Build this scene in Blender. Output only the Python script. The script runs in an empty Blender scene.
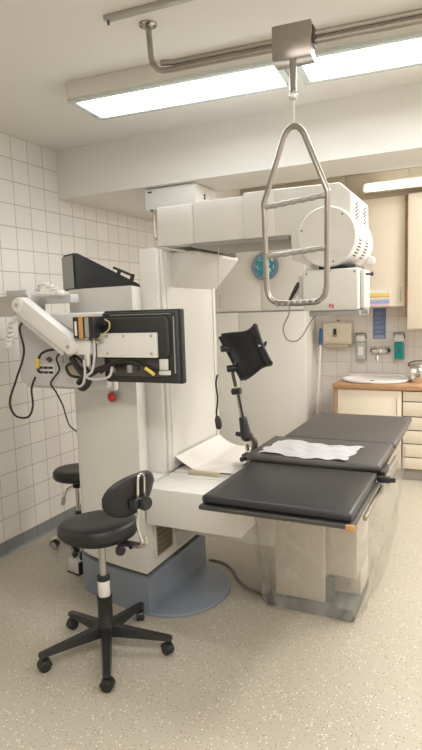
import bpy, bmesh, math, random
from mathutils import Vector, Matrix
random.seed(7)
sc = bpy.context.scene
COL = sc.collection
V = Vector
PI = math.pi

# ------------------------------------------------------------------ materials
def new_mat(name):
    m = bpy.data.materials.new(name); m.use_nodes = True
    nt = m.node_tree; b = nt.nodes['Principled BSDF']
    return m, nt, b
def mat(name, col, rough=.5, metal=0., noise=0., nscale=30., bump=0., bscale=200., coat=0., spec=.5):
    m, nt, b = new_mat(name)
    b.inputs['Base Color'].default_value = (*col, 1); b.inputs['Roughness'].default_value = rough
    b.inputs['Metallic'].default_value = metal; b.inputs['Coat Weight'].default_value = coat
    b.inputs['Specular IOR Level'].default_value = spec
    tc = nt.nodes.new('ShaderNodeTexCoord')
    if noise > 0:
        n = nt.nodes.new('ShaderNodeTexNoise'); n.inputs['Scale'].default_value = nscale; n.inputs['Detail'].default_value = 3
        nt.links.new(tc.outputs['Object'], n.inputs['Vector'])
        r = nt.nodes.new('ShaderNodeValToRGB')
        r.color_ramp.elements[0].position = .3; r.color_ramp.elements[1].position = .7
        r.color_ramp.elements[0].color = (*[c*(1-noise) for c in col], 1)
        r.color_ramp.elements[1].color = (*[min(1, c*(1+noise*.6)) for c in col], 1)
        nt.links.new(n.outputs['Fac'], r.inputs['Fac']); nt.links.new(r.outputs['Color'], b.inputs['Base Color'])
    if bump > 0:
        n2 = nt.nodes.new('ShaderNodeTexNoise'); n2.inputs['Scale'].default_value = bscale; n2.inputs['Detail'].default_value = 4
        nt.links.new(tc.outputs['Object'], n2.inputs['Vector'])
        bp = nt.nodes.new('ShaderNodeBump'); bp.inputs['Strength'].default_value = bump; bp.inputs['Distance'].default_value = .004
        nt.links.new(n2.outputs['Fac'], bp.inputs['Height']); nt.links.new(bp.outputs['Normal'], b.inputs['Normal'])
    return m
def emit(name, col, s):
    m, nt, b = new_mat(name)
    b.inputs['Base Color'].default_value = (.9, .9, .9, 1)
    b.inputs['Emission Color'].default_value = (*col, 1); b.inputs['Emission Strength'].default_value = s
    return m
def tile_mat(name, axis, off_u, off_z, su=.15, sz=.1486, col=(.80, .775, .725), grout=(.40, .37, .32), gw=.0035):
    """square glazed tiles with recessed joints; axis 0 = X, 1 = Y is the horizontal direction"""
    m, nt, b = new_mat(name)
    N, L = nt.nodes.new, nt.links.new
    tc = N('ShaderNodeTexCoord'); sp = N('ShaderNodeSeparateXYZ'); L(tc.outputs['Object'], sp.inputs[0])
    def math_(op, a, bb=None):
        n = N('ShaderNodeMath'); n.operation = op
        for i, v in enumerate((a, bb)):
            if v is None: continue
            if isinstance(v, (int, float)): n.inputs[i].default_value = v
            else: L(v, n.inputs[i])
        return n.outputs[0]
    def line(src, off, s):
        t = math_('DIVIDE', math_('SUBTRACT', src, off), s)
        fr = math_('SUBTRACT', t, math_('FLOOR', t))
        d = math_('MULTIPLY', math_('MINIMUM', fr, math_('SUBTRACT', 1., fr)), s)
        return d, math_('FLOOR', t)
    du, iu = line(sp.outputs[axis], off_u, su); dz, iz = line(sp.outputs[2], off_z, sz)
    d = math_('MINIMUM', du, dz)
    mr = N('ShaderNodeMapRange'); mr.inputs['From Min'].default_value = gw*.35; mr.inputs['From Max'].default_value = gw*.9
    L(d, mr.inputs['Value'])
    cx = N('ShaderNodeCombineXYZ'); L(iu, cx.inputs[0]); L(iz, cx.inputs[1])
    wn = N('ShaderNodeTexWhiteNoise'); wn.noise_dimensions = '3D'; L(cx.outputs[0], wn.inputs['Vector'])
    r = N('ShaderNodeValToRGB'); r.color_ramp.elements[0].color = (*[c*.965 for c in col], 1); r.color_ramp.elements[1].color = (*[c*1.02 for c in col], 1)
    L(wn.outputs['Value'], r.inputs['Fac'])
    mx = N('ShaderNodeMix'); mx.data_type = 'RGBA'; mx.inputs['A'].default_value = (*grout, 1)
    L(mr.outputs[0], mx.inputs['Factor']); L(r.outputs['Color'], mx.inputs['B']); L(mx.outputs['Result'], b.inputs['Base Color'])
    rr = N('ShaderNodeMapRange'); rr.inputs['To Min'].default_value = .8; rr.inputs['To Max'].default_value = .28
    L(mr.outputs[0], rr.inputs['Value']); L(rr.outputs[0], b.inputs['Roughness'])
    bp = N('ShaderNodeBump'); bp.inputs['Strength'].default_value = .5; bp.inputs['Distance'].default_value = .002
    L(mr.outputs[0], bp.inputs['Height']); L(bp.outputs['Normal'], b.inputs['Normal'])
    return m
def floor_mat():
    m, nt, b = new_mat('speckled vinyl')
    N, L = nt.nodes.new, nt.links.new
    tc = N('ShaderNodeTexCoord')
    base = (.50, .455, .37)
    n = N('ShaderNodeTexNoise'); n.inputs['Scale'].default_value = 2.2; n.inputs['Detail'].default_value = 4; L(tc.outputs['Object'], n.inputs['Vector'])
    r = N('ShaderNodeValToRGB'); r.color_ramp.elements[0].color = (*[c*.95 for c in base], 1); r.color_ramp.elements[1].color = (*[c*1.03 for c in base], 1)
    L(n.outputs['Fac'], r.inputs['Fac'])
    cur = r.outputs['Color']
    for scale, thr, c in ((75, .20, (.30, .24, .17)), (52, .15, (.44, .37, .27)), (60, .16, (.84, .78, .66))):
        v = N('ShaderNodeTexVoronoi'); v.inputs['Scale'].default_value = scale; L(tc.outputs['Object'], v.inputs['Vector'])
        w = N('ShaderNodeMapRange'); w.inputs['From Min'].default_value = thr; w.inputs['From Max'].default_value = thr+.07
        w.inputs['To Min'].default_value = 1; w.inputs['To Max'].default_value = 0; L(v.outputs['Distance'], w.inputs['Value'])
        sx = N('ShaderNodeSeparateColor'); L(v.outputs['Color'], sx.inputs[0])
        g = N('ShaderNodeMath'); g.operation = 'GREATER_THAN'; g.inputs[1].default_value = .35; L(sx.outputs[0], g.inputs[0])
        mu = N('ShaderNodeMath'); mu.operation = 'MULTIPLY'; L(w.outputs[0], mu.inputs[0]); L(g.outputs[0], mu.inputs[1])
        mx = N('ShaderNodeMix'); mx.data_type = 'RGBA'; L(mu.outputs[0], mx.inputs['Factor']); L(cur, mx.inputs['A']); mx.inputs['B'].default_value = (*c, 1)
        cur = mx.outputs['Result']
    L(cur, b.inputs['Base Color']); b.inputs['Roughness'].default_value = .42
    return m
def wood_mat():
    m, nt, b = new_mat('oak edging')
    N, L = nt.nodes.new, nt.links.new
    tc = N('ShaderNodeTexCoord'); mp = N('ShaderNodeMapping'); mp.inputs['Scale'].default_value = (2, 14, 14); L(tc.outputs['Object'], mp.inputs['Vector'])
    n = N('ShaderNodeTexNoise'); n.inputs['Scale'].default_value = 5; n.inputs['Detail'].default_value = 6; L(mp.outputs[0], n.inputs['Vector'])
    r = N('ShaderNodeValToRGB'); r.color_ramp.elements[0].position = .3; r.color_ramp.elements[1].position = .7
    r.color_ramp.elements[0].color = (.40, .21, .10, 1); r.color_ramp.elements[1].color = (.58, .35, .19, 1)
    L(n.outputs['Fac'], r.inputs['Fac']); L(r.outputs['Color'], b.inputs['Base Color']); b.inputs['Roughness'].default_value = .4
    return m
def drape_mat():
    m, nt, b = new_mat('clear polythene')
    N, L = nt.nodes.new, nt.links.new
    out = nt.nodes['Material Output']
    tr = N('ShaderNodeBsdfTransparent'); tr.inputs['Color'].default_value = (.96, .955, .94, 1)
    b.inputs['Base Color'].default_value = (.80, .78, .74, 1); b.inputs['Roughness'].default_value = .22
    tc = N('ShaderNodeTexCoord'); mp = N('ShaderNodeMapping'); mp.inputs['Scale'].default_value = (9, 9, 2.2); L(tc.outputs['Object'], mp.inputs['Vector'])
    n = N('ShaderNodeTexNoise'); n.inputs['Scale'].default_value = 2.2; n.inputs['Detail'].default_value = 6; n.inputs['Distortion'].default_value = .5; L(mp.outputs[0], n.inputs['Vector'])
    mr = N('ShaderNodeMapRange'); mr.inputs['From Min'].default_value = .35; mr.inputs['From Max'].default_value = .75
    mr.inputs['To Min'].default_value = .13; mr.inputs['To Max'].default_value = .36; L(n.outputs['Fac'], mr.inputs['Value'])
    bp = N('ShaderNodeBump'); bp.inputs['Strength'].default_value = .5; bp.inputs['Distance'].default_value = .02; L(n.outputs['Fac'], bp.inputs['Height']); L(bp.outputs['Normal'], b.inputs['Normal'])
    ms = N('ShaderNodeMixShader'); L(mr.outputs[0], ms.inputs[0]); L(tr.outputs[0], ms.inputs[1]); L(b.outputs[0], ms.inputs[2]); L(ms.outputs[0], out.inputs['Surface'])
    return m
def disc_mat():
    m, nt, b = new_mat('marbled teal glaze')
    N, L = nt.nodes.new, nt.links.new
    tc = N('ShaderNodeTexCoord')
    n = N('ShaderNodeTexNoise'); n.inputs['Scale'].default_value = 11; n.inputs['Detail'].default_value = 3; n.inputs['Distortion'].default_value = 3.; L(tc.outputs['Object'], n.inputs['Vector'])
    r = N('ShaderNodeValToRGB'); e = r.color_ramp.elements
    e[0].position = .3; e[0].color = (.02, .09, .20, 1); e[1].position = .78; e[1].color = (.80, .78, .45, 1)
    for p, c in ((.42, (.03, .30, .38, 1)), (.5, (.06, .42, .42, 1)), (.58, (.10, .22, .42, 1)), (.64, (.60, .75, .72, 1))):
        q = e.new(p); q.color = c
    L(n.outputs['Fac'], r.inputs['Fac']); L(r.outputs['Color'], b.inputs['Base Color']); b.inputs['Roughness'].default_value = .25
    return m

M = dict(
    paint=mat('cream emulsion', (.81, .785, .735), .75, bump=.05, bscale=90),
    ceil=mat('ceiling emulsion', (.80, .77, .715), .8, bump=.05, bscale=90),
    floor=floor_mat(),
    tile_left=tile_mat('wall tile along left', 1, 2.962, .0856),
    tile_back=tile_mat('wall tile along back', 0, -1.49, .86, .15, .15, col=(.83, .78, .725), grout=(.56, .49, .41), gw=.003),
    base=tile_mat('grey cove tile', 1, 2.962, -.10, .15, .30, col=(.22, .24, .235), grout=(.14, .15, .145)),
    shell=mat('cream machine enamel', (.76, .745, .695), .38, noise=.02, nscale=3, bump=.03, bscale=400),
    shell2=mat('grey machine enamel', (.62, .605, .56), .42, noise=.02, nscale=3),
    shellw=mat('white plastic', (.78, .765, .72), .35),
    groove=mat('dark joint', (.10, .09, .075), .7),
    blue=mat('grey blue plinth enamel', (.25, .285, .345), .35, noise=.04, nscale=6),
    black=mat('black plastic', (.018, .018, .019), .38),
    blackm=mat('matt black plastic', (.028, .027, .027), .6),
    leather=mat('black vinyl upholstery', (.014, .0145, .016), .40, bump=.25, bscale=260),
    pad=mat('charcoal table pad vinyl', (.026, .026, .028), .36, bump=.12, bscale=300),
    padsheen=mat('table pad vinyl with painted sheen', (.085, .079, .073), .42, bump=.12, bscale=300),  # reflection on the middle and far pads, lightened into the base colour
    steel=mat('brushed steel', (.40, .37, .33), .25, 1., noise=.05, nscale=60),
    chrome=mat('chrome', (.72, .70, .67), .12, 1.),
    zinc=mat('satin zinc', (.50, .48, .44), .4, .9),
    dkmetal=mat('dark rail metal', (.10, .095, .09), .35, .7),
    copper=mat('copper end cap', (.62, .34, .14), .4, .5),
    oak=wood_mat(),
    door=mat('cream laminate', (.85, .75, .61), .42, noise=.015, nscale=4),
    doorw=mat('white laminate', (.82, .795, .735), .42),
    tan=mat('tan laminate', (.52, .44, .32), .5),
    porcelain=mat('white porcelain', (.90, .88, .85), .3),
    plinthgrey=mat('grey plinth board', (.42, .39, .33), .5),
    pedgrey=mat('grey pedestal enamel', (.66, .61, .53), .45),
    peddark=mat('dark grey pedestal base', (.17, .17, .17), .5),
    drape=drape_mat(),
    paper=mat('white paper', (.82, .79, .74), .8, noise=.02, nscale=40),
    cloth=mat('white tissue sheet', (.55, .55, .57), .85, bump=.5, bscale=60),
    red=mat('red plastic', (.62, .03, .02), .35),
    redink=mat('red print', (.68, .10, .06), .6),
    orange=mat('orange label', (.60, .33, .10), .5),
    yellow=mat('yellow sleeve', (.78, .62, .10), .5),
    grey=mat('grey plastic', (.36, .35, .33), .5),
    lgrey=mat('light grey plastic', (.60, .585, .57), .45),
    casing=mat('pale grey monitor casing', (.70, .69, .68), .45),
    cabgrey=mat('grey cable', (.30, .29, .27), .5),
    teal=mat('teal soap', (.005, .27, .25), .25),
    clear=mat('pale green soap', (.50, .55, .48), .2),
    bluep=mat('blue handle', (.03, .13, .30), .4),
    poster=mat('blue poster print', (.17, .23, .40), .6),
    posterl=mat('pale poster print', (.36, .42, .58), .6),
    pwhite=mat('white print', (.82, .80, .78), .6),
    c_yellow=mat('yellow print', (.85, .62, .12), .6), c_orange=mat('orange print', (.78, .42, .16), .6),
    c_green=mat('green print', (.36, .52, .36), .6), c_blue=mat('blue print', (.25, .42, .70), .6),
    c_violet=mat('violet print', (.48, .38, .68), .6), c_pink=mat('pink print', (.80, .50, .66), .6),
    disc=disc_mat(), discrim=mat('slate blue rim', (.24, .30, .40), .4),
    pipe=mat('cream towel case', (.74, .65, .53), .35),
    shadowline=mat('brown joint', (.20, .12, .06), .6),
    lampbox=mat('lamp housing enamel', (.72, .69, .62), .4), lampedge=mat('pale lamp rim', (.62, .66, .64), .25),
    dullyellow=mat('dull yellow cable', (.50, .42, .16), .5),
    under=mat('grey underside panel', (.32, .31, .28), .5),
    ventdark=mat('brown vent mesh', (.14, .115, .08), .7), ventslat=mat('brown vent slat', (.19, .155, .11), .6),
    lamp=emit('lamp diffuser', (.90, .96, 1.0), 8.0),
    lamp2=emit('bench lamp diffuser', (.92, .96, 1.0), 9.0),
)

# ------------------------------------------------------------------ mesh tools
def NB(): return bmesh.new()
def merge(bm, src, mi=0):
    me = bpy.data.meshes.new('tmp'); 
    for f in src.faces: f.material_index = mi
    src.to_mesh(me); src.free(); bm.from_mesh(me); bpy.data.meshes.remove(me)
def box(bm, x0, x1, y0, y1, z0, z1, bev=0., seg=2, mi=0, mtx=None):
    b = bmesh.new(); bmesh.ops.create_cube(b, size=1)
    c = V(((x0+x1)/2, (y0+y1)/2, (z0+z1)/2))
    for v in b.verts: v.co = V((v.co.x*abs(x1-x0), v.co.y*abs(y1-y0), v.co.z*abs(z1-z0)))
    if bev > 0: bmesh.ops.bevel(b, geom=b.edges[:], offset=min(bev, .49*min(abs(x1-x0), abs(y1-y0), abs(z1-z0))), segments=seg, profile=.5, affect='EDGES')
    for v in b.verts:
        v.co += c
        if mtx is not None: v.co = mtx @ v.co
    merge(bm, b, mi); return bm
def prism(bm, pts, axis, lo, hi, bev=0., seg=2, mi=0):
    """pts in the two remaining axes; extruded along axis"""
    b = bmesh.new()
    def mk(p, h):
        if axis == 0: return (h, p[0], p[1])
        if axis == 1: return (p[0], h, p[1])
        return (p[0], p[1], h)
    a = [b.verts.new(mk(p, lo)) for p in pts]; c = [b.verts.new(mk(p, hi)) for p in pts]; n = len(pts)
    b.faces.new(a); b.faces.new(c[::-1])
    for i in range(n): b.faces.new((a[i], c[i], c[(i+1) % n], a[(i+1) % n]))
    bmesh.ops.recalc_face_normals(b, faces=b.faces[:])
    if bev > 0: bmesh.ops.bevel(b, geom=b.edges[:], offset=bev, segments=seg, profile=.5, affect='EDGES')
    merge(bm, b, mi); return bm
def spline(pts, n=8, closed=False):
    P = [V(p) for p in pts]; out = []; m = len(P)
    rng = range(m) if closed else range(m-1)
    for i in rng:
        g = lambda k: P[k % m] if closed else P[max(0, min(m-1, k))]
        p0, p1, p2, p3 = g(i-1), g(i), g(i+1), g(i+2)
        for k in range(n):
            t = k/n
            out.append(.5*((2*p1)+(-p0+p2)*t+(2*p0-5*p1+4*p2-p3)*t*t+(-p0+3*p1-3*p2+p3)*t**3))
    if not closed: out.append(P[-1])
    return out
def tube(bm, pts, r, seg=10, closed=False, mi=0, caps=True, flat=1.):
    P = [V(p) for p in pts]; n = len(P); b = bmesh.new()
    rad = r if isinstance(r, (list, tuple)) else [r]*n
    T = []
    for i in range(n):
        if closed: t = P[(i+1) % n]-P[i-1]
        else: t = P[min(n-1, i+1)]-P[max(0, i-1)]
        T.append(t.normalized() if t.length > 1e-9 else V((0, 0, 1)))
    u = T[0].orthogonal().normalized(); rings = []
    for i in range(n):
        u = (u-T[i]*u.dot(T[i])).normalized(); w = T[i].cross(u)
        rings.append([b.verts.new(P[i]+(u*math.cos(2*PI*k/seg)+w*math.sin(2*PI*k/seg)*flat)*rad[i]) for k in range(seg)])
    for i in range(n if closed else n-1):
        A, B = rings[i], rings[(i+1) % n]
        off = 0
        if closed and i == n-1:
            off = min(range(seg), key=lambda o: (A[0].co-B[o].co).length)
        for k in range(seg): b.faces.new((A[k], A[(k+1) % seg], B[(k+1+off) % seg], B[(k+off) % seg]))
    if caps and not closed: b.faces.new(rings[0][::-1]); b.faces.new(rings[-1])
    bmesh.ops.recalc_face_normals(b, faces=b.faces[:])
    merge(bm, b, mi); return bm
def lathe(bm, prof, c, axis=(0, 0, 1), seg=32, mi=0, sx=1., sy=1.):
    """prof (radius, height) pairs turned about axis through c"""
    b = bmesh.new(); a = V(axis).normalized(); u = a.orthogonal().normalized() if abs(a.z) < .99 else V((1, 0, 0)); w = a.cross(u); c = V(c)
    rings = []
    for r, h in prof:
        if r < 1e-6: rings.append([b.verts.new(c+a*h)])
        else: rings.append([b.verts.new(c+a*h+(u*math.cos(2*PI*k/seg)*sx+w*math.sin(2*PI*k/seg)*sy)*r) for k in range(seg)])
    for A, B in zip(rings, rings[1:]):
        for k in range(seg):
            q = [A[k % len(A)], A[(k+1) % len(A)], B[(k+1) % len(B)], B[k % len(B)]]
            q2 = []
            for v in q:
                if v not in q2: q2.append(v)
            if len(q2) > 2: b.faces.new(q2)
    for R, fl in ((rings[0], True), (rings[-1], False)):
        if len(R) > 2: b.faces.new(R[::-1] if fl else R)
    bmesh.ops.recalc_face_normals(b, faces=b.faces[:])
    merge(bm, b, mi); return bm
def cyl(bm, c0, c1, r, seg=20, mi=0, bev=0.):
    c0, c1 = V(c0), V(c1); L = (c1-c0).length
    pr = [(r, 0), (r, L)] if bev <= 0 else [(r-bev, 0), (r, bev), (r, L-bev), (r-bev, L)]
    return lathe(bm, pr, c0, c1-c0, seg, mi)
def loft(bm, rings, mi=0, cap=True):
    b = bmesh.new(); R = [[b.verts.new(p) for p in ring] for ring in rings]; n = len(R[0])
    for A, B in zip(R, R[1:]):
        for k in range(n): b.faces.new((A[k], A[(k+1) % n], B[(k+1) % n], B[k]))
    if cap: b.faces.new(R[0][::-1]); b.faces.new(R[-1])
    bmesh.ops.recalc_face_normals(b, faces=b.faces[:]); merge(bm, b, mi); return bm
def sheet(bm, f, nu, nv, th=0., mi=0):
    """grid f(u, v) -> point; closed with thickness th along its normals"""
    b = bmesh.new(); G = [[b.verts.new(f(i/nu, j/nv)) for j in range(nv+1)] for i in range(nu+1)]
    for i in range(nu):
        for j in range(nv): b.faces.new((G[i][j], G[i+1][j], G[i+1][j+1], G[i][j+1]))
    bmesh.ops.recalc_face_normals(b, faces=b.faces[:])
    if th: bmesh.ops.solidify(b, geom=b.faces[:], thickness=th)
    merge(bm, b, mi); return bm

def thing(name, label, cat, loc, group=None):
    o = bpy.data.objects.new(name, None); COL.objects.link(o); o.location = loc; o.empty_display_size = .1
    o['label'] = label; o['category'] = cat
    if group: o['group'] = group
    return o
def root_loc(o):
    l = V((0, 0, 0))
    while o is not None: l += o.location; o = o.parent
    return l
def part(name, bm, mats, parent=None, label=None, angle=35, org=None):
    """links one mesh object; vertices are given in room coordinates"""
    me = bpy.data.meshes.new(name); bm.normal_update()
    L = V(org) if org is not None else (root_loc(parent) if parent else V((0, 0, 0)))
    for v in bm.verts: v.co -= L
    bm.to_mesh(me); bm.free()
    for m in (mats if isinstance(mats, (list, tuple)) else [mats]): me.materials.append(M[m])
    for p in me.polygons: p.use_smooth = True
    me.set_sharp_from_angle(angle=math.radians(angle))
    o = bpy.data.objects.new(name, me); COL.objects.link(o)
    if parent: o.parent = parent
    elif org is not None: o.location = L
    if label: o['label'] = label
    return o
def single(name, bm, mats, label, cat, org, group=None, angle=35):
    o = part(name, bm, mats, None, label, angle, org); o['category'] = cat
    if group: o['group'] = group
    return o
def struct(name, bm, mats, angle=30):
    o = part(name, bm, mats, None, None, angle); o['kind'] = 'structure'; return o

# ------------------------------------------------------------------ the room
XL, XR, YF, YB, H = -2.84, 1.75, -1.6, 5.78, 2.76
def slab(x0, x1, y0, y1, z0, z1): return box(NB(), x0, x1, y0, y1, z0, z1)
struct('floor', slab(XL-.1, XR+.1, YF-.1, YB+.1, -.1, 0), 'floor')
struct('ceiling', slab(XL-.1, XR+.1, YF-.1, YB+.1, H, H+.1), 'ceil')
struct('wall_left', slab(XL-.1, XL, YF, YB, 0, H), 'tile_left')
struct('wall_back', slab(XL, XR, YB, YB+.1, 0, H), 'tile_back')
struct('wall_right', slab(XR, XR+.1, YF, YB, 0, H), 'paint')
struct('wall_front', slab(XL, XR, YF-.1, YF, 0, H), 'paint')
struct('trim_1', slab(XL, XR, 3.41, 3.83, 2.42, H), 'ceil')
struct('trim_2', slab(XL, -2.21, 3.83, YB, 2.42, H), 'ceil')
b = NB(); prism(b, [(XL, 0), (XL+.022, 0), (XL+.012, .012), (XL+.008, .0856), (XL, .0856)], 1, YF, YB); struct('baseboard_left', b, 'base')

# ------------------------------------------------------------------ ceiling lamps
LA = math.radians(4.6)
def rotz(p0, a): return Matrix.Translation(V(p0)) @ Matrix.Rotation(a, 4, 'Z') @ Matrix.Translation(-V(p0))
def ceiling_lamp(x0, x1, label):
    p0 = (-1.955, 2.46, 0); mt = rotz(p0, LA)
    y0, y1, z0 = 2.46, 2.775, 2.662
    c = mt @ V(((x0+x1)/2, (y0+y1)/2, H))
    t = thing('ceiling_lamp', label, 'ceiling lamp', (c.x, c.y, H), 'fluorescent lamps under the ceiling')
    b = NB(); box(b, x0, x1, y0, y1, z0+.012, H, .004, mtx=mt); part('housing', b, 'lampbox', t)
    b = NB()
    for (a0, a1, b0, b1) in ((x0, x1, y0, y0+.03), (x0, x1, y1-.03, y1), (x0, x0+.035, y0+.03, y1-.03), (x1-.035, x1, y0+.03, y1-.03)):
        box(b, a0, a1, b0, b1, z0-.004, z0+.012, .002, mtx=mt)
    part('rim', b, 'lampedge', t)
    b = NB(); box(b, x0+.035, x1-.035, y0+.03, y1-.03, z0, z0+.011, mtx=mt); part('diffuser', b, 'lamp', t)
ceiling_lamp(-1.955, -.835, 'long fluorescent ceiling lamp reaching left from the steel carriage')
ceiling_lamp(-.785, .40, 'fluorescent ceiling lamp to the right of the steel carriage, cut by the frame')
t = thing('cabinet_lamp', 'short bright strip lamp above the cream wall cabinets', 'lamp', (-.3, 5.36, 2.7))
b = NB(); prism(b, [(5.40, 2.565), (5.40, 2.66), (5.33, 2.66), (5.285, 2.578), (5.285, 2.565)], 0, -.99, .35, .003); part('housing', b, 'tan', t)
b = NB(); prism(b, [(5.318, 2.640), (5.287, 2.578), (5.272, 2.578), (5.278, 2.605), (5.305, 2.640)], 0, -.965, .33); part('diffuser', b, 'lamp2', t)

# ------------------------------------------------------------------ hoist rail
t = thing('ceiling_rail', 'polished twin pipe rail bent up into a round ceiling flange', 'rail', (-1.28, 2.165, H))
ra = math.radians(2.5); mt = rotz((-1.28, 2.165, 0), 0)
def rl(x, z): return (x, 2.165+(x+1.28)*.08, z)
b = NB(); tube(b, spline([(-1.28, 2.165, H), (-1.275, 2.165, 2.69), (-1.268, 2.165, 2.615), (-1.235, 2.168, 2.570), (-1.17, 2.174, 2.563)], 5)+[rl(-.6, 2.563), rl(0., 2.563), rl(.6, 2.563)], .0125, 12)
part('lower_pipe', b, 'steel', t)
b = NB(); tube(b, [rl(-1.225, 2.597), rl(-1.17, 2.590), rl(-.6, 2.590), rl(0., 2.590), rl(.6, 2.590)], .0125, 12); part('upper_pipe', b, 'steel', t)
b = NB(); lathe(b, [(.038, 0), (.038, .006), (.02, .012), (.0, .012)], (-1.28, 2.165, H), (0, 0, -1), 24); part('flange', b, 'steel', t)
for k in range(4):
    a = k*PI/2+.4; p = V((-1.28+.028*math.cos(a), 2.165+.028*math.sin(a), H-.006)); b = NB(); cyl(b, p, p-V((0, 0, .005)), .004, 8); part('screw', b, 'dkmetal', t)
b = NB(); box(b, -1.40, -.70, 2.017, 2.047, H-.018, H, .002, mtx=rotz((-1.40, 2.03, 0), math.radians(3.0)))
tr = thing('ceiling_track', 'slim grey track fixed to the ceiling in front of the pipe flange', 'track', (-1.07, 2.1, H))
part('track_profile', b, 'zinc', tr)
b = NB(); cyl(b, (-1.385, 2.032, H-.018), (-1.385, 2.032, H-.034), .005, 10); part('end_screw', b, 'dkmetal', tr)

# carriage with hook
t = thing('rail_carriage', 'square steel carriage box riding on the twin pipe rail', 'carriage', (-.663, 2.17, 2.49))
b = NB(); box(b, -.742, -.592, 2.16, 2.245, 2.494, 2.622, .005, mtx=rotz((-.667, 2.2, 0), math.radians(4.6))); part('carriage_body', b, 'steel', t)
b = NB(); cyl(b, (-.662, 2.175, 2.512), (-.660, 2.165, 2.375), .013, 14, bev=.003); part('hanger_rod', b, 'steel', t)
b = NB(); tube(b, spline([(-.661, 2.165, 2.378), (-.674, 2.165, 2.365), (-.668, 2.165, 2.350), (-.652, 2.165, 2.352), (-.650, 2.165, 2.368)], 4), .005, 8); part('hook', b, 'chrome', t)
b = NB(); box(b, -.594, -.588, 2.185, 2.235, 2.54, 2.61, .002); part('side_cap', b, 'black', t)
# trapeze
t = thing('trapeze_handle', 'tall polished trapeze handle with three rungs hanging by a white strap', 'trapeze', (-.66, 2.165, 2.25))
def tz(x, z): return V((x, 2.165-(x+.66)*.10, z))
loopc = [(-.700, 2.225), (-.790, 1.985), (-.790, 1.98), (-.785, 1.65), (-.775, 1.613), (-.745, 1.592), (-.66, 1.588), (-.575, 1.590), (-.545, 1.61), (-.535, 1.65), (-.530, 1.99), (-.530, 2.0), (-.622, 2.225), (-.640, 2.247), (-.661, 2.255), (-.682, 2.247)]
P = []
n = len(loopc)
for i in range(n):   # straight runs with rounded corners
    p0, p1, p2 = V((*loopc[i-1], 0)), V((*loopc[i], 0)), V((*loopc[(i+1) % n], 0))
    d = min(.012, (p1-p0).length*.45, (p2-p1).length*.45)
    a = p1+(p0-p1).normalized()*d; c = p1+(p2-p1).normalized()*d
    for q in (a, (a+2*p1+c)/4, c): P.append(tz(q.x, q.y))
b = NB(); tube(b, P, .0115, 12, closed=True); part('loop_frame', b, 'steel', t)
for z0, z1, x0, x1 in ((1.968, 1.985, -.79, -.53), (1.776, 1.793, -.787, -.532), (1.588, 1.592, -.745, -.575)):
    b = NB(); A, B = tz(x0, z0), tz(x1, z1)
    pts = [A.lerp(B, k/40) for k in range(41)]
    rr = [.0095+(.0022 if (k//3) % 2 == 0 else 0) for k in range(41)]
    tube(b, pts, rr, 12); part('rung', b, 'zinc' if z0 > 1.6 else 'zinc', t)
b = NB(); box(b, -.664, -.656, 2.163, 2.167, 2.252, 2.36, .001); part('strap', b, 'paper', t, 'white webbing strap')

# ------------------------------------------------------------------ back run of cabinets
def cab_door(t, x0, x1, z0, z1, yf, m, hx=None, hz0=None, hz1=None, hr=.005):
    b = NB(); box(b, x0+.002, x1-.002, yf-.018, yf, z0+.002, z1-.002, .002); d = part('door', b, m, t)
    if hx is not None:
        b = NB(); tube(b, spline([(hx, yf-.018, hz0), (hx, yf-.036, hz0+.012), (hx, yf-.042, (hz0+hz1)/2), (hx, yf-.036, hz1-.012), (hx, yf-.018, hz1)], 5), hr, 8); part('handle', b, 'zinc', d)
    return d
t = thing('tall_cabinet', 'white built-in tall cupboard with flush doors behind the leg support', 'cabinet', (-2.1, 5.6, 0))
b = NB(); box(b, XL+.02, -1.555, 5.42, YB-.002, .0, 2.405); part('body', b, 'doorw', t)
for x0, x1 in ((-2.82, -2.52), (-2.52, -2.01), (-2.01, -1.56)):
    hx = -2.46 if x0 == -2.52 else None
    cab_door(t, x0, x1, 1.552, 2.40, 5.42, 'doorw', hx, 1.60, 1.74)
for x0, x1 in ((-2.82, -2.26), (-2.26, -1.56)): cab_door(t, x0, x1, .10, 1.538, 5.42, 'doorw')
b = NB(); box(b, -2.82, -1.56, 5.408, 5.43, 1.537, 1.553); part('dividing_strip', b, 'grey', t)
# wall cabinets
def wall_cab(label, x0, x1, z0, z1, yf, hx, side_oak):
    t = thing('wall_cabinet', label, 'wall cabinet', ((x0+x1)/2, (yf+YB)/2, z0), 'cream wall cabinets over the sink')
    b = NB(); box(b, x0, x1-(.02 if side_oak else 0), yf, YB-.002, z0, z1); part('body', b, 'door', t)
    if side_oak == 1:
        b = NB(); box(b, x1-.02, x1+.004, yf-.018, YB-.002, z0-.10, z1); part('side_panel', b, 'oak', t, 'oak side panel')
        x1 -= .022
    cab_door(t, x0, x1, z0, z1, yf, 'door', hx, z0+.05, z0+.17)
    return t
wall_cab('cream wall cabinet with a colour chart on its door', -1.16, -.615, 1.555, 2.53, 5.42, -.668, 1)
wall_cab('deeper cream wall cabinet at the right edge, hanging lower', -.608, .02, 1.352, 2.53, 5.36, None, 0)
t = thing('fascia_panel', 'tan fascia boards closing the gap above the cabinets', 'fascia', (-1.2, 5.45, 2.53))
xs = [-2.205, -1.71, -1.16, -.61, .02]
for x0, x1 in zip(xs, xs[1:]):
    b = NB(); box(b, x0+.002, x1-.002, 5.405, 5.425, 2.532 if x0 > -1.2 else 2.41, H-.002, .001); part('board', b, 'tan', t)
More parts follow.
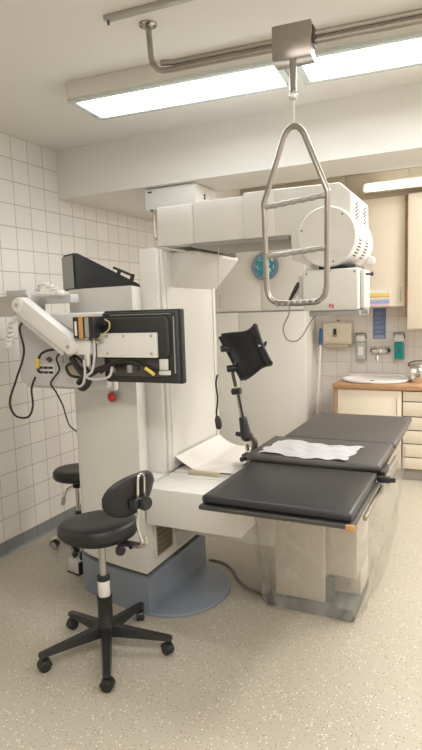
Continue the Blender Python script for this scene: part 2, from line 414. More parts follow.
# colour chart and poster
t = thing('colour_chart', 'small white chart with yellow to pink stripes on the cabinet door', 'chart', (-.855, 5.40, 1.56))
b = NB(); box(b, -.948, -.764, 5.3985, 5.4015, 1.565, 1.712); part('sheet', b, 'pwhite', t)
for i, (c, z) in enumerate((('c_yellow', 1.655), ('c_orange', 1.64), ('c_green', 1.612), ('c_blue', 1.596), ('c_violet', 1.582), ('c_pink', 1.568))):
    b = NB(); box(b, -.943, -.769, 5.3970, 5.3990, z, z+(.0255 if i == 0 else .013)); part('stripe', b, c, t)
b = NB(); box(b, -.779, -.771, 5.397, 5.399, 1.695, 1.701); part('dot', b, 'grey', t)
t = thing('poster', 'narrow blue notice on the tiles above the tap', 'poster', (-.917, 5.775, 1.24))
b = NB(); box(b, -.978, -.856, 5.772, 5.779, 1.242, 1.54, .001); part('board', b, 'poster', t)
b = NB(); box(b, -.965, -.868, 5.770, 5.773, 1.248, 1.278); part('footer', b, 'posterl', t)
for k in range(5):
    b = NB(); z = 1.50-k*.046
    random.seed(20+k)
    for j in range(3):
        box(b, -.960, -.960+random.uniform(.045, .088), 5.770, 5.773, z-.010*j, z-.010*j+.004)
    part('text_block', b, 'posterl', t)
# towel dispenser
t = thing('towel_dispenser', 'cream paper towel dispenser on the tiled wall beside the mop', 'dispenser', (-1.31, 5.78, 1.18))
prof = [(5.779, 1.19), (5.68, 1.19), (5.655, 1.215), (5.648, 1.33), (5.665, 1.405), (5.70, 1.425), (5.779, 1.425)]
b = NB(); prism(b, prof, 0, -1.455, -1.168, .010, 3); part('case', b, 'pipe', t)
b = NB(); box(b, -1.425, -1.20, 5.66, 5.779, 1.158, 1.192, .01); part('outlet_tray', b, 'tan', t)
b = NB(); box(b, -1.342, -1.312, 5.638, 5.665, 1.272, 1.352, .004); w = part('window', b, 'black', t)
b = NB(); box(b, -1.336, -1.318, 5.635, 5.64, 1.276, 1.292, .002); part('paper_edge', b, 'c_orange', w)
b = NB(); cyl(b, (-1.31, 5.72, 1.42), (-1.31, 5.72, 1.438), .012, 12); part('lock', b, 'dkmetal', t)
# soap dispensers
def soap(x, m, label):
    t = thing('soap_dispenser', label, 'soap dispenser', (x, 5.78, 1.03), 'soap dispensers beside the tap')
    b = NB(); box(b, x-.046, x+.046, 5.755, 5.779, 1.035, 1.30, .004); part('back_plate', b, 'zinc', t)
    b = NB(); box(b, x-.042, x+.042, 5.69, 5.755, 1.045, 1.212, .010, 3); bt = part('bottle', b, m, t)
    if m == 'clear': b = NB(); box(b, x-.022, x+.026, 5.687, 5.691, 1.085, 1.17, .001); part('label_print', b, 'pwhite', bt)
    else: b = NB(); box(b, x-.01, x+.02, 5.687, 5.691, 1.12, 1.155, .001); part('label_print', b, 'bluep', bt)
    b = NB(); prism(b, [(5.755, 1.215), (5.70, 1.215), (5.682, 1.232), (5.692, 1.278), (5.755, 1.285)], 0, x-.043, x+.043, .004); part('pump_head', b, 'shellw', t)
    b = NB(); tube(b, spline([(x-.047, 5.75, 1.25), (x-.047, 5.70, 1.285), (x-.04, 5.655, 1.30), (x, 5.645, 1.302), (x+.04, 5.655, 1.30), (x+.047, 5.70, 1.285), (x+.047, 5.75, 1.25)], 5), .005, 8); part('lever', b, 'dkmetal', t)
    b = NB(); box(b, x-.044, x+.044, 5.69, 5.757, 1.036, 1.05, .003); part('cradle', b, 'grey', t)
soap(-1.083, 'clear', 'wall soap dispenser with a pale bottle, left of the tap')
soap(-.722, 'teal', 'wall soap dispenser with a teal bottle, right of the tap')
# tap
t = thing('wall_tap', 'chrome wall mixer tap over the washbasin', 'tap', (-.905, 5.78, 1.09))
for x in (-.965, -.845): b = NB(); lathe(b, [(.042, 0), (.042, .008), (.03, .03), (.018, .04), (.018, .07)], (x, 5.779, 1.125), (0, -1, 0), 24); part('escutcheon', b, 'chrome', t)
b = NB(); cyl(b, (-.975, 5.712, 1.125), (-.835, 5.712, 1.125), .021, 18, bev=.004); lathe(b, [(.028, 0), (.032, .02), (.028, .055), (.0, .065)], (-.905, 5.712, 1.09), (0, 0, 1), 20); part('body', b, 'chrome', t)
b = NB(); tube(b, spline([(-.905, 5.71, 1.11), (-.905, 5.65, 1.10), (-.905, 5.60, 1.085), (-.905, 5.583, 1.035)], 5), .015, 12); part('spout', b, 'chrome', t)
b = NB(); tube(b, [(-.905, 5.70, 1.15), (-.88, 5.66, 1.165), (-.835, 5.63, 1.15)], [.012, .009, .007], 10); part('lever', b, 'chrome', t)

# sink cupboard, drawers, worktop, basin
YC = 5.20
t = thing('sink_cabinet', 'cream sink cupboard with one door and oak left side panel', 'cabinet', (-.93, 5.48, 0))
b = NB(); box(b, -1.205, -.635, YC+.018, YB-.002, .10, .815); part('body', b, 'door', t)
b = NB(); box(b, -1.235, -1.205, YC-.002, YB-.002, 0, .815, .002); part('side_panel', b, 'oak', t, 'oak side panel')
cab_door(t, -1.203, -.632, .105, .812, YC+.018, 'door', -.672, .60, .745)
b = NB(); box(b, -1.205, -.635, YC+.05, YC+.07, 0, .10); part('plinth', b, 'plinthgrey', t)
t = thing('drawer_unit', 'cream drawer unit with thin brown gaps at the right edge', 'drawer unit', (-.2, 5.48, 0))
b = NB(); box(b, -.628, .02, YC+.018, YB-.002, .10, .815); part('body', b, 'shadowline', t)
zz = [.812, .716, .582, .46, .338, .215, .105]
for z1, z0 in zip(zz, zz[1:]):
    b = NB(); box(b, -.622, .018, YC, YC+.018, z0+.005, z1-.005, .001); part('drawer', b, 'door', t)
b = NB(); box(b, -.632, .02, YC+.05, YC+.07, 0, .10); part('plinth', b, 'plinthgrey', t)
b = NB(); box(b, -1.245, .03, YC-.022, YB-.002, .818, .862, .004)
single('worktop', b, 'oak', 'oak worktop over the sink cupboard and drawers', 'worktop', (-.6, 5.48, .818))
t = thing('washbasin', 'white oval washbasin set into the oak worktop', 'washbasin', (-.89, 5.48, .862))
def oval(rx, ry, z, yb, n=40): return [(-.90+rx*math.cos(2*PI*k/n), 5.47+(ry if math.sin(2*PI*k/n) < 0 else ry*yb)*math.sin(2*PI*k/n), z) for k in range(n)]
b = NB(); loft(b, [oval(.29, .25, .8625, .95), oval(.305, .265, .870, .95), oval(.308, .268, .884, .95), oval(.30, .26, .890, .95), oval(.275, .235, .886, .9), oval(.25, .20, .873, .9), oval(.19, .15, .868, .85), oval(.05, .05, .8655, .85)], cap=True); part('basin', b, 'porcelain', t)
b = NB(); box(b, -1.20, -.60, 5.69, 5.765, .8625, .90, .012, 3); part('upstand', b, 'porcelain', t)
b = NB(); lathe(b, [(.0, .004), (.02, .004), (.024, 0)], (-.90, 5.262, .880), (0, -.35, 1), 16); part('overflow', b, 'dkmetal', t)
t = thing('steel_canister', 'steel canister with lid and clamp on the worktop by the right edge', 'canister', (-.50, 5.45, .862))
b = NB(); lathe(b, [(.088, 0), (.092, .006), (.092, .135), (.086, .145)], (-.50, 5.45, .862), (0, 0, 1), 28); part('pot', b, 'chrome', t)
b = NB(); lathe(b, [(.096, 0), (.098, .01), (.09, .022), (.03, .03), (0, .03)], (-.50, 5.45, 1.006), (0, 0, 1), 28); part('lid', b, 'zinc', t)
b = NB(); tube(b, spline([(-.585, 5.41, 1.005), (-.60, 5.39, 1.03), (-.55, 5.37, 1.06), (-.45, 5.37, 1.06), (-.42, 5.39, 1.03)], 5), .006, 8); part('bail', b, 'dkmetal', t)
b = NB(); box(b, -.575, -.53, 5.355, 5.375, .95, .99, .004); part('clasp', b, 'paper', t)
# mop
t = thing('mop', 'white mop pole with blue grip leaning in the corner beside the towel dispenser', 'mop', (-1.485, 5.42, 0))
b = NB(); tube(b, [(-1.488, 5.45, .05), (-1.472, 5.635, 1.20)], .011, 10); part('pole', b, 'shellw', t)
b = NB(); tube(b, [(-1.472, 5.633, 1.19), (-1.4715, 5.64, 1.215), (-1.47, 5.655, 1.34), (-1.47, 5.658, 1.355)], [.014, .018, .018, .013], 12); part('grip', b, 'bluep', t)
b = NB(); box(b, -1.545, -1.40, 5.34, 5.50, .0, .06, .02); part('mop_head', b, 'bluep', t)
# disc
t = thing('wall_plate', 'round teal marbled plate with slate rim on the white cupboard door', 'plate', (-1.955, 5.40, 1.99))
cp = (-1.955, 5.401, 1.988)
b = NB(); lathe(b, [(.0, .010), (.09, .012), (.105, .018), (.108, .02)], cp, (0, -1, 0), 40); part('face', b, 'disc', t)
b = NB(); lathe(b, [(.09, 0), (.14, .014), (.14, .022), (.11, .021), (.105, .010)], cp, (0, -1, 0), 40); part('rim', b, 'discrim', t)

# ------------------------------------------------------------------ x-ray machine
X0 = -1.53
mach = thing('xray_machine', 'large cream x-ray machine with column, overhead arm and blue plinth', 'x-ray machine', (-1.75, 2.75, 0))
def colplan(g=0., yb=3.03):
    pts = [(X0+g, yb), (X0+g, 2.36-g)]
    # front edge runs back to the left and rounds into the left side
    ctrl = [V((X0+g, 2.36-g, 0)), V((-1.80, 2.40-g, 0)), V((-2.00, 2.455-g, 0)), V((-2.085-g*.7, 2.525-g*.7, 0)), V((-2.14-g, 2.63, 0)), V((-2.155-g, 2.78, 0)), V((-2.155-g, yb, 0))]
    s = spline(ctrl, 5)
    return pts[:1]+[(p.x, p.y) for p in s]
def colupper():
    s = colplan(-.012, 3.25)[6:]
    k = [p for p in s if p[0] < -1.62]
    return [(-1.654, 3.25), (-1.654, 2.61), (-1.565, 2.385)]+k
b = NB(); prism(b, colplan(-.012), 2, .222, .695); part('column_foot', b, 'shell', mach)
b = NB(); prism(b, colupper(), 2, .695, 1.705); colm = part('column', b, 'shell', mach)
b = NB(); prism(b, colplan(-.02), 2, .205, .222); part('shadow_gap', b, 'groove', mach)
b = NB(); prism(b, colplan(.0), 2, 0, .205); part('plinth', b, 'blue', mach, 'grey-blue plinth')
n = 28; c0 = (X0, 2.675)
hd = [(c0[0]+-.0+.29*math.cos(-PI/2+PI*k/n), c0[1]+.315*math.sin(-PI/2+PI*k/n)) for k in range(n+1)]
b = NB(); prism(b, [(c0[0]-.02, hd[0][1])]+hd+[(c0[0]-.02, hd[-1][1])], 2, 0, .018, .005); part('foot_plate', b, 'blue', mach, 'half-round grey-blue foot plate')
b = NB(); lathe(b, [(.0, .022), (.012, .020), (.021, .012), (.022, 0)], (-1.705, 2.371, 1.146), (0, -1, 0), 20); eb = part('stop_button', b, 'red', mach, 'red stop button')
b = NB(); lathe(b, [(.03, 0), (.03, .006), (.023, .007)], (-1.705, 2.380, 1.146), (0, -1, 0), 24); part('collar', b, 'grey', eb)
# vent window low on the right side
b = NB(); box(b, X0-.014, X0+.004, 2.44, 2.63, .275, .48, .002); vw = part('side_vent', b, 'shell2', mach)
b = NB(); box(b, X0-.01, X0+.0055, 2.455, 2.615, .288, .467, .001); part('grille', b, 'ventdark', vw)
for k in range(6):
    b = NB(); box(b, X0+.003, X0+.009, 2.458, 2.612, .295+k*.029, .305+k*.029, .001); part('slat', b, 'ventslat', vw)
b = NB(); box(b, X0-.008, X0+.0015, 2.69, 2.97, .25, .34, .002); part('side_hatch', b, 'shell2', mach)
# pillar above the column
b = NB(); box(b, -1.652, -1.546, 2.60, 3.25, .695, 1.905, .004); part('pillar', b, 'shell', mach)
b = NB(); box(b, -1.545, X0, 2.63, 3.285, .70, 1.90, .003)
part('side_panel', b, 'shell', mach)
b = NB(); box(b, X0-.002, X0+.007, 2.66, 2.70, .75, 1.885, .002); box(b, X0-.002, X0+.007, 3.235, 3.265, .75, 1.885, .002); box(b, X0-.002, X0+.007, 2.70, 3.235, 1.868, 1.885, .002)
part('panel_frame', b, 'shell', mach)
b = NB(); prism(b, [(X0, 1.70), (X0, 1.888), (-1.375, 1.888), (-1.375, 1.872)], 1, 2.735, 3.30, .002); part('gusset', b, 'shell', mach)
b = NB(); box(b, -1.40, -1.37, 2.74, 3.26, 1.889, 1.912, .001); part('gap_shade_strip', b, 'groove', mach)  # dark strip painting in the shade of the gap between gusset and arm
# overhead arm
b = NB(); box(b, -1.550, -1.338, 2.632, 3.085, 1.914, 2.112, .004); part('arm_section', b, 'shell', mach)
b = NB(); box(b, -1.336, -1.060, 2.630, 3.085, 1.914, 2.118, .004); part('arm_section', b, 'shell', mach)
b = NB(); box(b, -1.058, -.90, 2.620, 3.085, 1.912, 2.130, .004); part('arm_section', b, 'shell', mach)
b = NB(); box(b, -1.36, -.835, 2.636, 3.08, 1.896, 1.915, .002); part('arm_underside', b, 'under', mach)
# tube head
hp = [(-.905, 2.130), (-.590, 2.124), (-.540, 2.075), (-.535, 1.85), (-.60, 1.775), (-.735, 1.765), (-.818, 1.795), (-.822, 1.912), (-.905, 1.912)]
b = NB(); prism(b, hp, 1, 2.622, 3.04, .006, 3); head = part('tube_head', b, 'shell', mach)
def slots(parent, base, du, dv, n, w, h, nrm):
    for k in range(n):
        p = V(base)+V(du)*k
        b = NB(); q = [p-V(dv)*h/2-V(du).normalized()*w/2, p-V(dv)*h/2+V(du).normalized()*w/2, p+V(dv)*h/2+V(du).normalized()*w/2, p+V(dv)*h/2-V(du).normalized()*w/2]
        nn = V(nrm).normalized()
        loft(b, [[a-nn*.004 for a in q], [a+nn*.0015 for a in q]]); part('vent_slot', b, 'black', parent)
for yy in (2.74, 2.93):
    slots(head, (-.5362, yy, 1.945), (0, 0, .0165), (0, 1, .35), 7, .006, .06, (1, 0, .02))
CX, CZ, CR = -.648, 1.888, .136
b = NB(); lathe(b, [(0, 0), (CR-.006, 0), (CR, .006), (CR, .40), (CR-.010, .48), (CR-.04, .52), (0, .52)], (CX, 2.600, CZ), (0, 1, 0), 48); drum = part('tube_drum', b, 'shell', mach)
for k in range(3):
    a = (.9, -.05+2.9, -1.3)[k]
    b = NB(); p = V((CX+(CR-.018)*math.cos(a), 2.600, CZ+(CR-.018)*math.sin(a))); cyl(b, p, p-V((0, .003, 0)), .004, 8); part('screw', b, 'dkmetal', drum)
for yy in (2.70, 2.86):
    for k in range(6):
        a = math.radians(-8-k*6.2); r = CR+.0005
        nn = V((math.cos(a), 0, math.sin(a))); p = V((CX, yy, CZ))+nn*r; tt = V((-math.sin(a), 0, math.cos(a)))
        q = [p-V((0, .03, 0))-tt*.003, p-V((0, .03, 0))+tt*.003, p+V((0, .03, 0))+tt*.003, p+V((0, .03, 0))-tt*.003]
        b = NB(); loft(b, [[v-nn*.004 for v in q], [v+nn*.0015 for v in q]]); part('vent_slot', b, 'black', drum)
b = NB(); cyl(b, (-.53, 3.03, 1.80), (-.53, 3.07, 1.80), .024, 18, bev=.004); cyl(b, (-.56, 3.05, 1.81), (-.53, 3.05, 1.80), .012, 10); part('side_knob', b, 'shellw', mach)
b = NB(); box(b, -.70, -.53, 2.66, 2.88, 1.738, 1.762, .003); part('swivel_plate', b, 'black', mach)
# collimator
b = NB(); box(b, -.765, -.508, 2.615, 2.83, 1.553, 1.742, .008, 3); cb = part('collimator', b, 'shell', mach)
b = NB(); box(b, -.740, -.505, 2.63, 2.83, 1.528, 1.552, .003); part('filter_tray', b, 'grey', mach)
for k in range(4):
    p = V(((-.745, -.525)[k % 2], 2.616, (1.725, 1.725, 1.735, 1.735)[k])); 
    if k > 1: p.x = -.635; 
    if k < 3: b = NB(); cyl(b, p, p-V((0, .004, 0)), .004, 8); part('screw', b, 'dkmetal', cb)
b = NB(); box(b, -.507, -.490, 2.66, 2.80, 1.56, 1.735, .003); part('side_cover', b, 'shell2', mach)
b = NB(); cyl(b, (-.50, 2.70, 1.715), (-.462, 2.70, 1.715), .006, 10); lathe(b, [(.0, 0), (.01, 0), (.01, .01), (0, .012)], (-.466, 2.70, 1.715), (1, 0, 0), 12); part('latch_pin', b, 'dkmetal', mach)
b = NB(); cyl(b, (-.505, 2.68, 1.548), (-.475, 2.68, 1.548), .015, 14); part('tray_knob', b, 'grey', mach)
# red letter N printed low on the collimator
b = NB(); xl, zl = -.630, 1.574
box(b, xl-.010, xl-.006, 2.612, 2.616, zl-.010, zl+.010); box(b, xl+.006, xl+.010, 2.612, 2.616, zl-.010, zl+.010)
prism(b, [(xl-.010, zl+.010), (xl-.005, zl+.010), (xl+.010, zl-.010), (xl+.005, zl-.010)], 1, 2.612, 2.616); part('letter_mark', b, 'redink', cb, 'red letter N')
# slanted hand lever on the left of the collimator
b = NB(); tube(b, [(-.748, 2.66, 1.748), (-.80, 2.66, 1.665), (-.835, 2.66, 1.605)], [.012, .014, .013], 10, flat=.7); part('hand_lever', b, 'shell', mach)
b = NB(); box(b, -.795, -.764, 2.64, 2.74, 1.60, 1.72, .004); part('lever_bracket', b, 'shell2', mach)
# lower drawer boxes
b = NB(); box(b, -1.525, -1.008, 2.365, 2.60, .497, .690, .004); part('drawer_box', b, 'shell', mach)
b = NB(); box(b, -1.525, -1.02, 2.60, 3.25, .50, .66, .004); part('carrier_beam', b, 'shell2', mach)
b = NB(); box(b, X0, -.955, 2.66, 3.0, .345, .50, .004); part('lower_beam', b, 'shell2', mach)
b = NB(); box(b, -1.528, -1.12, 2.605, 3.25, .662, .692, .004); fd = part('film_drawer', b, 'shell', mach)
# film tray with sloping back (holds paper)
t = thing('film_tray', 'cream open tray with a paper lining on top of the drawer boxes', 'tray', (-1.35, 2.95, .6925))
b = NB(); box(b, -1.515, -1.13, 2.66, 3.24, .6925, .702, .003); part('tray_base', b, 'shellw', t)
b = NB(); box(b, -1.425, -1.24, 2.635, 2.66, .693, .715, .003); part('pull_bar', b, 'tan', t)
def pap(u, v):
    x = -1.521+.375*u; y = 2.675+.585*v-.02*u
    z = .704+.07*max(0, 1-u*3.2)**1.3+.005*(1+math.sin(9*u+5*v))*min(1, 4*u)
    return (x+.0*v, y, z)
b = NB(); sheet(b, pap, 20, 14, .0012); part('paper_lining', b, 'paper', t, 'white paper lining curling up the column')

# ceiling junction box on the beam
t = thing('junction_box', 'cream electrical box hung under the ceiling beam', 'junction box', (-1.93, 3.62, 2.27))
b = NB(); box(b, -2.128, -1.737, 3.46, 3.80, 2.268, 2.415, .006); jb = part('case', b, 'shell', t)
for z in (2.335, 2.355): b = NB(); cyl(b, (-1.738, 3.60, z), (-1.732, 3.60, z), .009, 12); part('socket', b, 'black', jb)
b = NB(); box(b, -2.10, -2.07, 3.455, 3.462, 2.385, 2.395); box(b, -1.90, -1.885, 3.45, 3.465, 2.262, 2.272); box(b, -2.08, -2.065, 3.45, 3.465, 2.262, 2.272); part('clip', b, 'dkmetal', t)
b = NB(); box(b, -1.94, -1.745, 3.455, 3.475, 2.262, 2.270); part('lower_lip', b, 'shell2', t)
b = NB()
for x in (-2.085, -2.01): tube(b, [(x, 3.50, 2.268), (x, 3.50, 2.08)], .006, 8)
tube(b, spline([(-2.085, 3.50, 2.085), (-2.06, 3.49, 2.075), (-2.03, 3.49, 2.075), (-2.01, 3.50, 2.085)], 4), .008, 8)
part('drop_conduit', b, 'zinc', t)

# ------------------------------------------------------------------ wedge shaped screen hood on the column
P0, uu, vv = V((-2.085, 2.60)), V((.46, .888)), V((-.888, .46))
t = thing('screen_hood', 'black wedge shaped screen housing standing on top of the column', 'screen housing', (-1.95, 2.75, 1.71))
zb = 1.709
side = [(0, zb), (.43, zb), (.43, zb+.032), (.02, zb+.212), (0, zb+.204)]
b = NB(); loft(b, [[(P0.x+uu.x*s+vv.x*w, P0.y+uu.y*s+vv.y*w, z) for s, z in side] for w in (0, .17)])
bmesh.ops.bevel(b, geom=b.edges[:], offset=.009, segments=2, affect='EDGES'); part('casing', b, 'black', t)
e = NB(); q = [(-.003, w, z) for w, z in ((.012, zb+.012), (.158, zb+.012), (.158, zb+.195), (.012, zb+.195))]
loft(e, [[(P0.x+uu.x*s0+vv.x*w, P0.y+uu.y*s0+vv.y*w, z) for _, w, z in q] for s0 in (-.003, .003)]); part('screen', e, 'grey', t, 'grey end face')
b = NB()
for s, w in ((.33, .10), (.40, .06)):
    p = V((P0.x+uu.x*s+vv.x*w, P0.y+uu.y*s+vv.y*w, zb+.215-.40*s+.005)); cyl(b, p, p+V((.012, 0, .038)), .012, 10)
tube(b, [(P0.x+uu.x*.3+vv.x*.1, P0.y+uu.y*.3+vv.y*.1, zb+.14), (P0.x+uu.x*.44+vv.x*.1, P0.y+uu.y*.44+vv.y*.1, zb+.09)], .008, 8)
part('hinge_clip', b, 'blackm', t)

# ------------------------------------------------------------------ monitor arm and monitors
t = thing('articulated_bracket', 'white jointed monitor arm reaching in from the left edge', 'bracket', (-2.2, 2.2, 1.60))
b = NB(); box(b, -2.31, -2.165, 2.30, 2.38, 1.655, 1.71, .006); part('mounting_block', b, 'lgrey', t, 'light grey mounting block')
b = NB(); box(b, -2.838, -2.05, 2.19, 2.31, 1.575, 1.675, .006); part('wall_bracket', b, 'zinc', t, 'grey metal bracket')
b = NB(); box(b, -2.20, -1.90, 2.33, 2.395, 1.632, 1.676, .004); part('upper_beam', b, 'lgrey', t)
A, B = V((-2.012, 2.115, 1.624)), V((-1.718, 2.115, 1.424))
d = (B-A).normalized(); nz = V((-d.z, 0, d.x))
def bar(bm, A, B, w, y0, y1, bev):
    n = 10; d = (B-A).normalized(); s = V((-d.z, 0, d.x))
    pts = [(A-d*0+(s*math.cos(PI*k/n)-d*math.sin(PI*k/n))*w) for k in range(n+1)]+[(B+(-s*math.cos(PI*k/n)+d*math.sin(PI*k/n))*w) for k in range(n+1)]
    prism(bm, [(p.x, p.z) for p in pts], 1, y0, y1, bev)
b = NB(); bar(b, A, B, .039, 2.075, 2.135, .006); part('spring_arm', b, 'shellw', t)
b = NB(); bar(b, A-nz*.05+d*.02, B-nz*.052-d*.03, .014, 2.085, 2.13, .003); part('parallel_rod', b, 'lgrey', t)
for P_ in (A, B):
    b = NB(); lathe(b, [(.034, 0), (.034, .006), (.028, .010), (0, .010)], (P_.x, 2.076, P_.z), (0, -1, 0), 24); jc = part('joint_cap', b, 'shellw', t)
    b = NB(); cyl(b, (P_.x, 2.067, P_.z), (P_.x, 2.062, P_.z), .010, 12); part('bolt', b, 'zinc', jc)
b = NB(); box(b, -1.705, -1.62, 2.10, 2.16, 1.385, 1.455, .006); part('swivel_block', b, 'shellw', t)
b = NB(); cyl(b, (-1.655, 2.13, 1.33), (-1.655, 2.13, 1.47), .02, 14); part('pivot', b, 'chrome', t)
b = NB(); box(b, -1.69, -1.56, 2.11, 2.15, 1.437, 1.452, .003); part('clamp_plate', b, 'zinc', t)
b = NB(); box(b, -1.60, -1.283, 2.125, 2.146, 1.372, 1.482, .003); vp = part('mount_plate', b, 'shellw', t)
for x, z in ((-1.54, 1.468), (-1.54, 1.39), (-1.305, 1.468), (-1.305, 1.39), (-1.45, 1.468)):
    b = NB(); cyl(b, (x, 2.126, z), (x, 2.122, z), .006, 10); part('bolt', b, 'zinc', vp)

bt = math.radians(2)
t = thing('monitor', 'black flat monitor seen from behind, right of the pale grey one', 'monitor', (-1.38, 2.2, 1.27), 'monitors on the jointed arm')
b = NB(); box(b, -1.606, -1.194, 2.20, 2.235, 1.249, 1.583, .008, 3); part('bezel', b, 'black', t)
b = NB(); box(b, -1.598, -1.203, 2.172, 2.202, 1.258, 1.574, .008, 2); part('back_shell', b, 'blackm', t)
b = NB(); prism(b, [(-1.594, 1.365), (-1.249, 1.365), (-1.234, 1.385), (-1.234, 1.53), (-1.249, 1.55), (-1.594, 1.55)], 1, 2.146, 2.174, .008); part('back_bulge', b, 'blackm', t)
b = NB(); box(b, -1.56, -1.25, 2.162, 2.175, 1.283, 1.365, .003); pp = part('port_panel', b, 'dkmetal', t)
for k, x in enumerate((-1.55, -1.50, -1.46, -1.42)):
    b = NB(); box(b, x, x+.025, 2.157, 2.164, 1.30+.01*(k % 2), 1.335, .002); part('port', b, 'black' if k % 2 else 'grey', pp)
b = NB(); box(b, -1.285, -1.245, 2.15, 2.165, 1.315, 1.365, .003); box(b, -1.29, -1.235, 2.152, 2.165, 1.293, 1.312, .002); part('power_inlet', b, 'casing', t, 'pale power inlet')
b = NB(); box(b, -1.55, -1.23, 2.168, 2.174, 1.561, 1.564); box(b, -1.218, -1.214, 2.168, 2.174, 1.30, 1.55); part('ridge', b, 'grey', t)

t = thing('monitor', 'pale grey monitor seen from behind, left of the black one', 'monitor', (-1.85, 2.26, 1.22), 'monitors on the jointed arm')
b = NB(); box(b, -2.175, -1.61, 2.265, 2.30, 1.195, 1.580, .010, 3); part('bezel', b, 'casing', t)
b = NB(); prism(b, [(-2.165, 1.225), (-2.10, 1.212), (-1.62, 1.212), (-1.62, 1.57), (-2.165, 1.57)], 1, 2.215, 2.267, .012); bs = part('back_shell', b, 'lgrey', t)
b = NB(); prism(b, [(-1.95, 1.575), (-1.615, 1.575), (-1.615, 1.50), (-1.78, 1.49)], 1, 2.205, 2.22, .003); part('top_panel', b, 'shellw', t)
b = NB(); box(b, -2.04, -1.93, 2.208, 2.218, 1.27, 1.33, .002); pp = part('port_panel', b, 'casing', t)
for k in range(6):
    x, z = -2.03+(k % 3)*.033, 1.280+(k//3)*.024
    b = NB(); box(b, x, x+.026, 2.203, 2.210, z, z+.012, .001); part('port', b, 'black', pp)
b = NB(); q = [(-1.985, 1.352), (-1.962, 1.366), (-1.938, 1.348), (-1.96, 1.335)]; prism(b, q, 1, 2.211, 2.217); part('emblem', b, 'dkmetal', bs)
b = NB()
for i in range(9):
    for j in range(3): box(b, -1.88+i*.02, -1.872+i*.02, 2.209, 2.217, 1.335+j*.012, 1.340+j*.012)
part('vent_grid', b, 'grey', bs)
b = NB(); box(b, -1.84, -1.74, 2.206, 2.218, 1.27, 1.315, .002); part('cable_plate', b, 'tan', bs)

# black transformer block with orange label
t = thing('power_block', 'black power block with an orange label clamped on the monitor arm', 'power block', (-1.65, 2.13, 1.455))
b = NB(); box(b, -1.690, -1.575, 2.075, 2.165, 1.462, 1.560, .004); part('block', b, 'black', t)
b = NB(); box(b, -1.656, -1.632, 2.072, 2.168, 1.461, 1.562, .003); part('orange_band', b, 'orange', t, 'orange band')
b = NB(); box(b, -1.679, -1.667, 2.0725, 2.077, 1.475, 1.54, .001); part('sticker', b, 'paper', t)
b = NB(); box(b, -1.622, -1.60, 2.072, 2.10, 1.466, 1.557, .003); part('side_rib', b, 'grey', t)
b = NB(); cyl(b, (-1.58, 2.11, 1.525), (-1.535, 2.11, 1.53), .009, 12); part('plug', b, 'black', t)

# cables
def cable(label, pts, r, m, org=None, n=8, cat='cable', name='cable', group=None):
    b = NB(); P = spline(pts, n); tube(b, P, r, 8); return single(name, b, m, label, cat, org or P[0], group)
cable('black cable looping low down the tiled wall under the arm bracket', [(-2.02, 2.18, 1.56), (-2.10, 2.17, 1.52), (-2.085, 2.17, 1.39), (-2.15, 2.17, 1.25), (-2.205, 2.17, 1.13), (-2.17, 2.17, 1.06), (-2.085, 2.17, 1.06), (-2.05, 2.17, 1.12), (-2.07, 2.19, 1.20), (-2.05, 2.20, 1.262)], .0055, 'black')
cable('black cable arching from the pale monitor ports to the arm joint', [(-2.022, 2.195, 1.29), (-2.01, 2.185, 1.34), (-1.97, 2.17, 1.385), (-1.89, 2.165, 1.405), (-1.80, 2.16, 1.395), (-1.72, 2.15, 1.36), (-1.66, 2.14, 1.30)], .0065, 'black')
b = NB(); tube(b, [(-2.020, 2.187, 1.312), (-2.008, 2.181, 1.345), (-2.000, 2.178, 1.36)], .0105, 10); single('cable_sleeve', b, 'yellow', 'yellow sleeve on the cable at the pale monitor', 'cable sleeve', (-2.01, 2.18, 1.33))
cable('thin dark cable running from the pale monitor down behind the column', [(-1.855, 2.195, 1.40), (-1.90, 2.195, 1.36), (-1.89, 2.198, 1.30), (-1.95, 2.20, 1.235), (-1.964, 2.25, 1.18), (-2.02, 2.36, 1.09), (-2.164, 2.55, .99), (-2.265, 2.70, .896), (-2.321, 2.85, .81), (-2.40, 3.0, .70), (-2.50, 3.25, .35), (-2.52, 3.3, .01)], .0045, 'black')
cable('thick black cable bundle hanging in a loop below the arm joint', [(-1.76, 2.14, 1.37), (-1.71, 2.13, 1.31), (-1.65, 2.12, 1.265), (-1.685, 2.12, 1.225), (-1.72, 2.13, 1.245), (-1.66, 2.12, 1.29), (-1.58, 2.12, 1.32), (-1.50, 2.13, 1.34)], .014, 'black')
cable('black cable coil beside the cable plate of the pale monitor', [(-1.74, 2.17, 1.27), (-1.80, 2.17, 1.28), (-1.82, 2.17, 1.32), (-1.78, 2.17, 1.335), (-1.72, 2.16, 1.315), (-1.68, 2.15, 1.28), (-1.62, 2.14, 1.30)], .007, 'black')
cable('grey cable curving below the black monitor plate', [(-1.605, 2.115, 1.46), (-1.60, 2.105, 1.38), (-1.615, 2.10, 1.31), (-1.65, 2.10, 1.285), (-1.60, 2.10, 1.272), (-1.53, 2.11, 1.285), (-1.515, 2.12, 1.33)], .006, 'lgrey')
cable('second grey cable sagging from the joint over the pale monitor', [(-1.665, 2.11, 1.36), (-1.655, 2.10, 1.30), (-1.67, 2.10, 1.25), (-1.71, 2.11, 1.235), (-1.745, 2.13, 1.26)], .006, 'lgrey')
cable('yellow and black cable from the power block to the mounting plate', [(-1.535, 2.11, 1.545), (-1.505, 2.10, 1.53), (-1.51, 2.10, 1.50), (-1.55, 2.10, 1.475), (-1.575, 2.11, 1.455)], .0035, 'dullyellow')
cable('black power cable along the bottom of the black monitor', [(-1.59, 2.13, 1.30), (-1.50, 2.13, 1.345), (-1.42, 2.14, 1.355), (-1.35, 2.14, 1.33), (-1.29, 2.145, 1.305)], .007, 'black')
